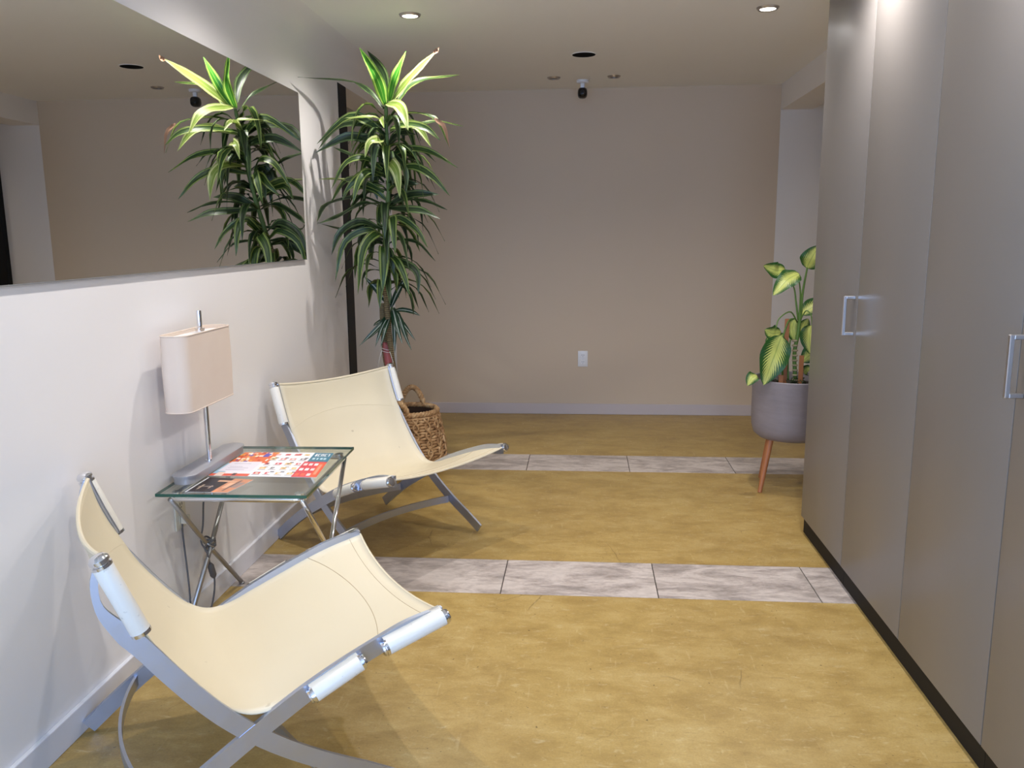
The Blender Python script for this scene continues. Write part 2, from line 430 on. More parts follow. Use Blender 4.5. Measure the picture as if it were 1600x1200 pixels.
t = thing('security_camera', 'small black dome security camera hanging from a white ceiling bracket', 'camera', (-.009, 5.93, H))
bm = B(); lathe(bm, [(0, 0), (.042, 0), (.042, -.012), (.034, -.020), (0, -.020)], 28); obj('mount', bm, M['plastic'], t, True)
bm = B(); box(bm, -.014, .014, -.012, .012, -.052, -.018, .004); obj('bracket', bm, M['plastic'], t, True)
bm = B(); bmesh.ops.create_uvsphere(bm, u_segments=24, v_segments=16, radius=1)
for v_ in bm.verts:
    c_ = v_.co; 
    v_.co = Vector((math.copysign(abs(c_.x)**.7, c_.x)*.033, math.copysign(abs(c_.y)**.8, c_.y)*.045, math.copysign(abs(c_.z)**.7, c_.z)*.036 - .083))
b_ = obj('housing', bm, M['black_gloss'], t, 'all')
bm = B(); lathe(bm, [(0, .006), (.013, .005), (.016, 0), (0, 0)], 20); o = obj('lens', bm, M['black_gloss'], b_, True); o.location = (0, -.044, -.083); o.rotation_euler = (PI/2, 0, 0)

# ------------------------------------------------------------------ mirror
t = thing('wall_mirror', 'large frameless rectangular mirror mounted on the white left wall', 'mirror', (-A_, 2.0, 1.2437))
MY0, MY1, MZ = -2.6, 4.092-2.0, 2.0387-1.2437
bm = B(); box(bm, .0095, .0105, MY0, MY1, .0, MZ); obj('mirror_glass', bm, M['mirror'], t)
bm = B(); box(bm, .001, .0094, MY0, MY1, 0, MZ); obj('backing', bm, M['mirror_edge'], t)
bm = B(); box(bm, .001, .0125, MY0, MY1, -.0035, -.0002, .0005, 1); obj('edge_rail', bm, M['mirror_edge'], t, label='thin grey rail under the mirror')

# ------------------------------------------------------------------ cabinets
XC = 1.005
def handle(bm, x, y, z0, z1):
    r = .0055; px = .036
    box(bm, x-px-r, x-px+r, y-.006, y+.006, z0-r, z1+r, .0015, 1)
    for z in (z0, z1): box(bm, x-px+r-.001, x, y-.006, y+.006, z-r, z+r, .0015, 1)
def cabinet(y0, y1, doors, label):
    t = thing('tall_cabinet', label, 'cabinet', (XC, y0, 0), 0, 'tall grey built-in cabinets')
    dp = .595
    bm = B(); box(bm, .022, dp, .001, y1-y0-.001, .085, H-.012, .001, 1); obj('carcass', bm, M['carcass'], t)
    bm = B(); box(bm, .014, dp, .001, y1-y0-.001, 0, .0765); obj('toe_kick', bm, M['toe'], t, label='dark recessed plinth')
    for d0, d1, hy in doors:
        bm = B(); box(bm, 0, .0205, d0-y0+.0018, d1-y0-.0018, .078, H-.014, .0012, 2); d = obj('door', bm, M['cabinet'], t, True)
        if hy is not None:
            bm = B(); handle(bm, 0, hy-y0, .98, 1.115); obj('handle', bm, M['nickel'], d, label='square satin metal bow handle')
cabinet(3.14, 3.735, [(3.14, 3.735, 3.172)], 'farthest tall grey cabinet, single door with bow handle, beside the potted leafy plant')
cabinet(1.985, 3.14, [(2.545, 3.14, None), (1.985, 2.545, None)], 'wide middle grey cabinet with two plain handleless doors')
cabinet(.83, 1.985, [(1.40, 1.985, 1.955), (.83, 1.40, None)], 'tall grey cabinet at the right edge with bow handle and dark seam')
cabinet(-.40, .83, [(.22, .83, .252), (-.40, .22, None)], 'last tall grey cabinet of the row, nearest the rear shop window')

# ------------------------------------------------------------------ outlets
def outlet(name, label, loc, rz, m):
    t = thing(name, label, 'outlet', loc, rz)
    bm = B(); box(bm, -.037, .037, -.006, 0, -.060, .060, .0025, 2); obj('cover_plate', bm, m, t, True)
    for z in (-.026, .026):
        bm = B(); box(bm, -.017, .017, -.0085, -.0061, z-.017, z+.017, .001, 1); s = obj('socket', bm, m, t, True)
        bm = B()
        box(bm, -.008, -.0055, -.0092, -.0084, z-.002, z+.008); box(bm, .0055, .008, -.0092, -.0084, z-.002, z+.008); box(bm, -.002, .002, -.0092, -.0084, z-.011, z-.007)
        obj('slots', bm, M['slot'], s)
    bm = B(); lathe(bm, [(0, .0015), (.003, .001), (.0035, 0), (0, 0)], 12); o = obj('screw', bm, M['nickel'], t); o.rotation_euler = (PI/2, 0, 0); o.location = (0, -.006, 0)
    return t
outlet('wall_outlet', 'white double wall outlet low on the tan back wall', (.006, D, .428), 0, M['plastic'])
t = outlet('wall_outlet', 'cream wall outlet on the left wall under the glass side table', (-A_, 2.64, .42), PI/2, M['cream_plastic'])

# ------------------------------------------------------------------ lounge chairs
SL = [(.074,.722),(.10,.645),(.14,.562),(.183,.478),(.235,.403),(.28,.348),(.32,.314),(.36,.300),(.41,.308),(.47,.331),(.55,.362),(.635,.394),(.72,.420),(.811,.440)]
BA = [(.066,.714),(.052,.668),(.058,.612),(.090,.560),(.130,.508),(.176,.440),(.224,.374),(.278,.308),(.340,.246),(.415,.184),(.50,.125),(.598,.066),(.668,.021)]
BB = [(.812,.412),(.72,.398),(.635,.370),(.55,.338),(.47,.303),(.41,.272),(.345,.236),(.27,.192),(.186,.150),(.094,.084),(.012,.019)]
WC = .635
def curve_uz(P, n): return [(p.x, p.z) for p in smooth_pts([(a, 0, b) for a, b in P], n)]
def bar_mesh(P, v, n=44, hw=.019, th=.012, foot=True, taper=False):
    bm = B(); pts = smooth_pts([(a, v, b) for a, b in P], n); ws = []; ns = []
    for i in range(n):
        t = (pts[min(i+1, n-1)]-pts[max(i-1, 0)]).normalized(); ws.append(Vector((0, 1, 0)).cross(t).normalized()*(hw*(.36 + .64*min(1, max(0, (i/(n-1)-.15)/.13))) if taper else hw)); ns.append(Vector((0, 1, 0)))
    strip(bm, pts, ws, ns, th)
    if foot:
        for v_ in bm.verts:
            if v_.co.z < .0: v_.co.z = 0
    bmesh.ops.bevel(bm, geom=[e for e in bm.edges if e.is_manifold and e.calc_face_angle(0) > .8], offset=.0015, segments=1, affect='EDGES')
    return bm
def surf_uz(P, n):
    return curve_uz(P, n)
def make_chair(label):
    t = thing('lounge_chair', label, 'chair')
    # sling: a leather sheet sagging between the side bars
    nu, nv = 60, 18
    cs = curve_uz(SL, nu); th = .0035
    V = []; F = []
    def sag_pt(i, v, off):
        a = cs[max(i-1, 0)]; b = cs[min(i+1, nu-1)]; tx, tz = b[0]-a[0], b[1]-a[1]; l = math.hypot(tx, tz); nx, nz = tz/l, -tx/l  # points back/down
        q = 2*v/WC; k = i/(nu-1)
        s = .009*min(1, k/.12) + (.040 if k < .35 else (.040 + (.014-.040)*min(1, (k-.35)/.2) if k < .55 else .014 + .010*(k-.55)/.45)) * (1 - abs(q)**2.2)
        u_, z_ = cs[i]
        # hems are cut slightly concave at both ends
        e = 0
        if k > .80: e = -.024*(1-q*q)*((k-.80)/.20)**1.1
        if k < .10: e = .012*(1-q*q)*((.10-k)/.10)
        return Vector((u_ + nx*(s+off) + e*tx/l, v, z_ + nz*(s+off) + e*tz/l))
    WI = WC - .010
    for side in (0, 1):
        for i in range(nu):
            for j in range(nv+1):
                V.append(sag_pt(i, (-.5 + j/nv)*WI, th if side else 0))
    n1 = nu*(nv+1); idx = lambda s, i, j: s*n1 + i*(nv+1) + j
    for i in range(nu-1):
        for j in range(nv):
            F.append((idx(0,i,j), idx(0,i+1,j), idx(0,i+1,j+1), idx(0,i,j+1))); F.append((idx(1,i,j), idx(1,i,j+1), idx(1,i+1,j+1), idx(1,i+1,j)))
        for j in (0, nv): F.append((idx(0,i,j), idx(1,i,j), idx(1,i+1,j), idx(0,i+1,j)))
    for i in (0, nu-1):
        for j in range(nv): F.append((idx(0,i,j), idx(0,i,j+1), idx(1,i,j+1), idx(1,i,j)))
    raw('sling', V, F, M['leather'], t, True)
    # rolled hems
    for i, nm in ((0, 'hem'), (nu-1, 'hem')):
        bm = B(); tube(bm, [sag_pt(i, (-.5+j/24)*WI, .002) for j in range(25)], .0055 if i == 0 else .004, 8); obj(nm, bm, M['leather'], t, True)
    # seams stitched across the sling
    def on(kf, v, off):
        i = min(int(kf), nu-2); f_ = kf-i; return sag_pt(i, v, off).lerp(sag_pt(i+1, v, off), f_)
    for mt, fk, rr_ in ((M['stitch'], lambda q: 50.2 + 3.4*(1-q*q), .0008), (M['stitch'], lambda q: 57.2, .0006), (M['leather'], lambda q: 7.5 + 3.0*q*q, .0009)):
        bm = B(); tube(bm, [on(fk(2*j/40-1), (-.5+j/40)*WI*.98, -.0002) for j in range(41)], rr_, 5); obj('seam', bm, mt, t, True)
    for s in (-1, 1):
        v = s*(WC/2 - .002)
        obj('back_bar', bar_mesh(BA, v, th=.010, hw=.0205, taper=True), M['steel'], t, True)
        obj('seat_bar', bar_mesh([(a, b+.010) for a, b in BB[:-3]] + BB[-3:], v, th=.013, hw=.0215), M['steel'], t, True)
        ra = smooth_pts([(a, s*(WC/2+.0005), b) for a, b in ((.072,.722),(.100,.640),(.132,.560))], 8)
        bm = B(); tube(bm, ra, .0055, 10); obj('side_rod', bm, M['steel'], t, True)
        # leather sleeves laced round the outer rods
        vo_ = s*(WC/2 + .019)
        for (a, b, r) in (((.069,.712), (.128,.556), .0205), ((.475,.312), (.592,.362), .0195), ((.655,.382), (.808,.424), .0195)):
            pa, pb = Vector((a[0], vo_, a[1])), Vector((b[0], vo_, b[1])); dr = (pb-pa).normalized()
            bm = B(); tube(bm, [pa, pa+dr*.004, pb-dr*.004, pb], [r*.94, r, r, r*.94], 20); sl = obj('leather_sleeve', bm, M['pad'], t, True)
            for q, d_ in ((pa, -dr), (pb, dr)):
                if a[0] < .2 and d_ == -dr: prof_ = ((-.003, 1.02), (.003, 1.02), (.004, .8), (.008, .8), (.009, 1.0), (.015, 1.0), (.022, .7), (.024, .3))
                elif a[0] < .2: prof_ = ((-.004, 1.03), (.004, 1.03), (.005, .6))
                else: prof_ = ((-.003, 1.03), (.003, 1.03), (.0035, .8), (.006, .8), (.007, .9), (.011, .8), (.013, .35))
                bm = B(); tube(bm, [q + d_*h_ for h_, _ in prof_], [r*f_ for _, f_ in prof_], 20)
                obj('rod_cap', bm, M['chrome'], sl, True)
            if a[0] < .2: continue
            # leather lip that runs from the sleeve over the bar to the sling
            pr = Vector((dr.z, 0, -dr.x)); up_ = -pr if pr.z < 0 else pr
            if a[0] < .2: up_ = Vector((-dr.z, 0, dr.x)); up_ = up_ if up_.x > 0 else -up_
            bm = B(); n = 8
            rows = []
            for q in (pa, pb):
                row = []
                for k in range(n+1):
                    f_ = k/n; vv = vo_ + (s*(WC/2-.007) - vo_)*f_
                    row.append(bm.verts.new(Vector((q.x, vv, q.z)) + up_*(r*.98 + .004*math.sin(f_*PI*.5))))
                rows.append(row)
            for k in range(n): bm.faces.new((rows[0][k], rows[0][k+1], rows[1][k+1], rows[1][k]))
            bmesh.ops.solidify(bm, geom=bm.faces[:], thickness=.003)
            obj('strap_lip', bm, M['pad'], sl, True)
    # bowed cross stretchers between the legs
    for (u_, z_, bow) in ((.142, .122, .062), (.475, .125, .050)):
        n = 22; pts = []; ws = []; ns = []
        for i in range(n):
            q = -1 + 2*i/(n-1); pts.append(Vector((u_ - bow*(1-q*q), q*(WC/2-.008), z_)))
        for i in range(n):
            tt = (pts[min(i+1, n-1)]-pts[max(i-1, 0)]).normalized(); ws.append(Vector((0, 0, .016))); ns.append(Vector((0, 0, 1)).cross(tt).normalized())
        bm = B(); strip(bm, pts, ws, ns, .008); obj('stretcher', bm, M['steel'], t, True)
    return t
def dup(root, label, group=None):
    r = root.copy(); C.objects.link(r); r['label'] = label
    for ch in list(root.children):
        c_ = ch.copy(); C.objects.link(c_); c_.parent = r
        for g in list(ch.children):
            d_ = g.copy(); C.objects.link(d_); d_.parent = c_
    return r
ch1 = make_chair('cream leather sling lounge chair on flat steel scissor frame, nearest in the foreground')
ch1['group'] = 'cream sling lounge chairs'
ch2 = dup(ch1, 'cream leather sling lounge chair behind the glass side table, in front of the woven basket')
ch1.location = (-1.193, 1.726, 0); ch1.rotation_euler = (0, 0, .591)
ch2.location = (-1.194, 3.757, 0); ch2.rotation_euler = (0, 0, -.616)

# ------------------------------------------------------------------ glass side table
TX, TY, TR = -1.115, 2.745, .025
tb = thing('side_table', 'small glass-topped side table on crossed chrome tube legs between the two cream chairs', 'table', (TX, TY, 0), TR)
hx, hy, zt = .245, .305, .55
bm = B(); box(bm, -hx, hx, -hy, hy, zt-.010, zt)
gt = obj('glass_top', bm, [M['glass'], M['glass_edge']], tb)
for p in gt.data.polygons:
    if abs(p.normal.z) < .5: p.material_index = 1
zb = .522; lx, ly = .218, .262; r_ = .0085
bm = B()
def rrect(x, y, r, z, n=6):
    out = []
    for cx, cy, a0 in ((x-r, y-r, 0), (-x+r, y-r, PI/2), (-x+r, -y+r, PI), (x-r, -y+r, 3*PI/2)):
        for i in range(n+1):
            a = a0 + PI/2*i/n; out.append(Vector((cx+r*math.cos(a), cy+r*math.sin(a), z)))
    return out
tube(bm, rrect(lx, ly, .03, zb), .010, 12, closed=True); obj('top_frame', bm, M['chrome'], tb, 'all')
for sx in (-1, 1):
    for sy in (-1, 1):
        dx = .006*sy
        bm = B(); tube(bm, [(sx*lx+dx*0, sy*ly, zb-.004), (sx*lx+dx, 0, zb/2), (sx*lx+dx*0, -sy*ly, .006)], r_, 12)
        tube(bm, [(sx*lx, -sy*ly, .0), (sx*lx, -sy*ly, .008)], r_*1.3, 12)
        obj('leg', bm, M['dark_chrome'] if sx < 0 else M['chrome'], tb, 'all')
    bm = B()
    for k in range(3):
        tube(bm, [Vector((sx*lx + .016*math.cos(a), .018*math.sin(a)*(1 if k != 1 else .7), zb/2 + (.014*math.sin(a+k*2.1)) + (k-1)*.006)) for a in [2*PI*i/20 for i in range(20)]], .0035, 6, closed=True)
    obj('clasp', bm, M['dark_chrome'], tb, 'all')
for sx in (-1, 1):
    for sy in (-1, 1):
        bm = B(); lathe(bm, [(0, zb+.004), (.010, zb+.004), (.010, zb+.008), (.016, zb+.010), (.016, zt-.0105), (0, zt-.0105)], 20, sx*lx*.93, sy*ly*.93)
        obj('standoff', bm, M['chrome'], tb, True)

# lamp
lm = thing('table_lamp', 'table lamp with linen box shade and silver oval base on the glass side table', 'lamp', (-1.300, 2.72, zt+.0005), .0)
def oval_pts(hl, hw, z, n=12, ex=1.0):
    out = []
    for s, a0 in ((1, 0), (-1, PI)):
        for i in range(n+1):
            a = a0 + PI*i/n; out.append((hw*math.cos(a), s*(hl-hw) + hw*math.sin(a), z))
    return out
def stack(bm, loops, capb=True, capt=True):
    rs = [[bm.verts.new(p) for p in l] for l in loops]; n = len(rs[0])
    for a, b in zip(rs, rs[1:]):
        for k in range(n): bm.faces.new((a[k], a[(k+1) % n], b[(k+1) % n], b[k]))
    if capb: bm.faces.new(rs[0][::-1])
    if capt: bm.faces.new(rs[-1])
bm = B(); stack(bm, [[(x-.013, y+.034, z) for x, y, z in o_] for o_ in (oval_pts(.226, .038, 0), oval_pts(.226, .038, .023), oval_pts(.230, .0425, .0235), oval_pts(.230, .0425, .029), oval_pts(.2285, .041, .030))]); obj('base', bm, mat('silver_paint', srgb(168, 167, 170), .36, .35), lm, True)
bm = B(); tube(bm, [(0, 0, .030), (0, 0, .558)], .0085, 16); tube(bm, [(0, 0, .030), (0, 0, .035)], .014, 16); obj('pole', bm, M['chrome'], lm, True)
bm = B(); tube(bm, [(0, 0, .489), (0, 0, .499)], .016, 16); obj('finial', bm, M['chrome'], lm, True)
shx = .007
def soval(hl, hw, z, n=40, e=3.4):
    out = []
    rc_ = .036; m_ = n//4
    for cx, cy, a0 in ((hw-rc_, hl-rc_, 0), (-hw+rc_, hl-rc_, PI/2), (-hw+rc_, -hl+rc_, PI), (hw-rc_, -hl+rc_, 3*PI/2)):
        for i in range(m_):
            a = a0 + PI/2*i/(m_-1); out.append((shx + cx + rc_*math.cos(a), cy + rc_*math.sin(a) - .043, z))
    return out
bm = B(); z0, z1 = .248, .495
lo = [soval(.184, .046, z0), soval(.186, .0475, z0+.12), soval(.184, .046, z1), soval(.182, .044, z1), soval(.182, .044, z0)]
stack(bm, lo, False, False)
n_ = 40; vs = list(bm.verts)
bm.verts.ensure_lookup_table()
for k in range(n_): bm.faces.new((bm.verts[4*n_+k], bm.verts[4*n_+(k+1) % n_], bm.verts[(k+1) % n_], bm.verts[k]))
sh = obj('lamp_shade', bm, M['shade'], lm, True)
bm = B(); tube(bm, [Vector(p) for p in soval(.1835, .0455, z1)], .0022, 6, closed=True); tube(bm, [Vector(p) for p in soval(.1835, .0455, z0)], .0022, 6, closed=True); obj('shade_rim', bm, M['shade'], sh, 'all')
bm = B(); stack(bm, [soval(.181, .043, z1-.014), soval(.181, .043, z1-.011)]); obj('diffuser', bm, M['plastic'], sh, label='white panel closing the top of the shade')

# lamp cord hanging behind the table with an inline switch
cd = thing('lamp_cord', 'grey lamp cord knotted round the crossed table legs with an inline switch', 'cord', (0, 0, 0))
cp = smooth_pts([(-1.345, 2.90, .5545), (-1.371, 2.87, .535), (-1.368, 2.80, .44), (-1.352, 2.74, .34), (-1.352, 2.715, .285), (-1.325, 2.70, .25), (-1.322, 2.712, .19), (-1.322, 2.735, .14), (-1.315, 2.70, .075), (-1.31, 2.62, .02), (-1.318, 2.50, .0045), (-1.33, 2.44, .0045), (-1.345, 2.56, .0045), (-1.36, 2.62, .12), (-1.378, 2.64, .36), (-1.362, 2.64, .394)], 90)
bm = B(); tube(bm, cp, .0032, 7); obj('cable', bm, M['cord'], cd, 'all')
bm = B(); tube(bm, [(-1.322, 2.708, .205), (-1.322, 2.712, .195), (-1.322, 2.728, .152), (-1.322, 2.732, .142)], [.006, .0115, .0115, .006], 10); obj('inline_switch', bm, M['cord'], cd, True)
bm = B(); box(bm, -1.3755, -1.352, 2.625, 2.655, .380, .408, .004); obj('plug', bm, M['cream_plastic'], cd, True)
bm = B()
for k in range(4):
    tube(bm, [Vector((-1.333 + .017*math.cos(a), 2.745 + .020*math.sin(a), .262 + .018*math.sin(a*1+k*1.5) + .004*k)) for a in [2*PI*i/18 for i in range(18)]], .0032, 6, closed=True)
obj('knot', bm, M['cord'], cd, 'all')

# printed flyers: flat print carried by a colour attribute on a fine grid
def printed(name, label, corners, z, nx, ny, paint, cat='flyer'):
    """corners: near-left, near-right, far-right, far-left (x, y)"""
    (a, b, c, d) = [Vector((*q, 0)) for q in corners]
    me = bpy.data.meshes.new(name); V = []; F = []
    for j in range(ny+1):
        for i in range(nx+1):
            s, t_ = i/nx, j/ny; p = (a*(1-s)+b*s)*(1-t_) + (d*(1-s)+c*s)*t_
            V.append((p.x, p.y, z + .0012 + .0015*math.sin(s*3.0)*math.sin(t_*2.4)))
    for j in range(ny):
        for i in range(nx): k = j*(nx+1)+i; F.append((k, k+1, k+nx+2, k+nx+1))
    nb = len(V)
    for x, y in ((a.x, a.y), (b.x, b.y), (c.x, c.y), (d.x, d.y)): V.append((x, y, z+.0002))
    F.append((nb+3, nb+2, nb+1, nb)); k0 = (0, nx, (nx+1)*(ny+1)-1, (nx+1)*ny)
    for i in range(4): F.append((nb+i, nb+(i+1) % 4, k0[(i+1) % 4], k0[i]))
    me.from_pydata(V, [], F); me.update()
    ca = me.color_attributes.new('print', 'FLOAT_COLOR', 'CORNER')
    for p in me.polygons:
        if p.index < nx*ny: col = paint((p.index % nx + .5)/nx, (p.index//nx + .5)/ny)
        else: col = (235, 235, 235)
        cc = (*srgb(*col), 1)
        for li in p.loop_indices: ca.data[li].color = cc
    m = mat(name+'_print', (1, 1, 1), .35); at = N(m, 'ShaderNodeAttribute', attribute_name='print'); L(m, at.outputs['Color'], BS(m).inputs['Base Color']); me.materials.append(m)
    o = bpy.data.objects.new(name, me); C.objects.link(o); tag(o, label, cat); return o
rnd = random.Random(3)
def rects(base, lst):
    def f(s, t):
        c = base
        for x0, x1, y0, y1, col in lst:
            if x0 <= s <= x1 and y0 <= t <= y1: c = col
        return c
    return f
red, org, teal, white, blue = (205, 62, 62), (226, 112, 52), (58, 120, 140), (240, 236, 236), (86, 74, 170)
lst = []
lst += [(0, .40, .52, 1, org), (0, .10, .0, .52, (150, 190, 210))]
for _ in range(60):
    x, y = rnd.uniform(0, .38), rnd.uniform(.55, .97); lst.append((x, x+rnd.uniform(.01, .05), y, y+rnd.uniform(.02, .08), rnd.choice([(236, 170, 60), (240, 220, 190), (190, 60, 40), (110, 80, 170), (250, 240, 225), (230, 90, 50)])))
lst += [(.26, .33, .78, .93, blue), (.02, .34, .18, .58, (233, 226, 232))]
for k in range(5): lst.append((.07, .07+rnd.uniform(.12, .24), .24+k*.06, .255+k*.06, (190, 180, 190)))
lst += [(.0, .36, 0, .09, (222, 84, 50)), (.05, .12, .0, .14, (240, 210, 190)), (.2, .24, .02, .10, (90, 60, 60))]
for gx in range(4):
    for gy in range(5):
        x, y = .37+gx*.105, .04+gy*.19
        c1 = rnd.choice([red, (214, 90, 84), (226, 142, 130), (120, 110, 110), (232, 190, 120), (206, 50, 56)])
        lst.append((x+.012, x+.05+rnd.uniform(0, .03), y+.05, y+.12, c1)); lst.append((x+.03, x+.055, y+.07, y+.10, rnd.choice([white, (250, 230, 200), (60, 56, 60)])))
        lst.append((x+.01, x+.08, y+.015, y+.030, (150, 146, 150)))
        if rnd.random() < .5: lst.append((x+.05, x+.085, y+.12, y+.15, (90, 90, 96)))
lst += [(.79, 1, .60, 1, teal), (.76, 1, 0, .60, (214, 70, 78))]
# block letters along the teal corner
for k in range(5):
    x = .815+k*.034
    lst += [(x, x+.008, .84, .94, white), (x, x+.024, .925, .94, white), (x+.016, x+.024, .84, .94, white) if k % 2 == 0 else (x, x+.024, .84, .857, white)]
for k in range(4): lst += [(.82+k*.04, .845+k*.04, .70, .76, (190, 214, 222))]
for gx in range(4):
    for gy in range(3):
        lst.append((.785+gx*.055, .815+gx*.055, .06+gy*.19, .15+gy*.19, rnd.choice([(244, 214, 210), (250, 240, 236), (232, 110, 80)])))
lst += [(.93, 1, 0, .58, (226, 96, 62)), (.945, .975, .1, .5, (236, 150, 120))]
printed('advertising_flyer', 'colourful folded grocery flyer in red, white and teal on the glass side table', [(-1.271, 2.642), (-.893, 2.640), (-.927, 2.957), (-1.268, 2.950)], zt, 110, 56, rects(white, lst))
lst2 = [(.60, 1, 0, 1, (206, 140, 104)), (.66, .78, .3, .7, (230, 178, 142)), (.35, .75, .72, .84, (214, 164, 130)), (.78, .84, .1, .9, (120, 92, 84)), (.84, .97, .35, .75, (156, 132, 122)), (.0, .04, 0, 1, (226, 224, 222)), (.1, .45, .36, .40, (190, 170, 150)), (.15, .2, .2, .5, (170, 150, 130)), (.38, .42, .25, .45, (180, 150, 128)), (.62, .7, .0, .2, (232, 150, 100))]
printed('magazine', 'dark magazine with an orange figure lying half under the lamp base', [(-1.265, 2.458), (-1.125, 2.458), (-1.095, 2.600), (-1.262, 2.62)], zt, 60, 36, rects((44, 36, 36), lst2), 'magazine')

# ------------------------------------------------------------------ basket
BX, BY = -1.00, 4.66
bk = thing('woven_basket', 'round woven water-hyacinth basket with two loop handles, behind the far cream chair', 'basket', (BX, BY, 0))
m = mat('wicker', srgb(150, 112, 72), .75); M['wicker'] = m
v = coords(m); n1 = noise(m, v, 26, 4, .6); n2 = noise(m, v, 160, 3, .6)
L(m, ramp(m, [(.3, srgb(132, 94, 58)), (.5, srgb(184, 144, 98)), (.7, srgb(216, 182, 136))], n1).outputs[0], BS(m).inputs['Base Color']); bump(m, n2, .4, .003)
def brad(z): return .178 + .022*math.sin(min(1, z/.12)*PI/2) - .042*(max(0, (z-.12)/.24))**1.3
bm = B(); rows = 21; hb = .36
for k in range(rows):
    z = .010 + k*(hb-.02)/rows; pts = []
    for i in range(96):
        a = 2*PI*i/96; r = brad(z) + .0045*math.sin(a*16 + (PI if k % 2 else 0))
        pts.append(Vector((r*math.cos(a), r*math.sin(a), z + .0015*math.sin(a*17+k*1.7))))
    tube(bm, pts, .0088, 6, closed=True)
obj('weave', bm, M['wicker'], bk, 'all', kind='stuff')
nb = 16
for k in range(nb):   # twisted upright braids, crossing over the rows
    bm = B(); a0 = 2*PI*k/nb
    for ph in (0, PI):
        pts = []
        for i in range(34):
            z = .015 + (hb-.04)*i/33; a = a0 + .085*math.sin(i*.62+ph); r = brad(z)+.010+.003*math.cos(i*.75+ph)
            pts.append(Vector((r*math.cos(a), r*math.sin(a), z)))
        tube(bm, pts, .0068, 6)
    obj('braid', bm, M['wicker'], bk, 'all')
bm = B(); R0 = brad(hb)+.002
for ph in range(3):
    tube(bm, [Vector(((R0+.008*math.cos(a*16+ph*2.09))*math.cos(a), (R0+.008*math.cos(a*16+ph*2.09))*math.sin(a), hb-.004+.008*math.sin(a*16+ph*2.09))) for a in [2*PI*i/200 for i in range(200)]], .0095, 6, closed=True)
obj('rim', bm, M['wicker'], bk, 'all')
for sgn in (1, -1):
    bm = B(); ctr = math.radians(95) if sgn == 1 else math.radians(254)
    n = 60; base_pts = []
    for i in range(n):
        q = i/(n-1); a = ctr + (q-.5)*.86; zz = hb + .005 + (.098 if sgn == 1 else .075)*math.sin(q*PI)**.7; base_pts.append(Vector(((R0)*math.cos(a), R0*math.sin(a), zz)))
    fr = frames(base_pts)
    for ph in range(2):
        tube(bm, [p + (s_*math.cos(i*.8+ph*PI) + u_*math.sin(i*.8+ph*PI))*.007 for i, (p, (t_, s_, u_)) in enumerate(zip(base_pts, fr))], .0105, 7)
    obj('handle', bm, M['wicker'], bk, 'all')
bm = B(); lathe(bm, [(0, .004), (.150, .004), (brad(.1)-.016, .1), (brad(.2)-.016, .2), (brad(.3)-.015, .3), (brad(.35)-.012, .345)], 40); obj('liner', bm, mat('basket_inner', srgb(66, 46, 32), .9), bk, 'all', label='dark inside wall of the basket')

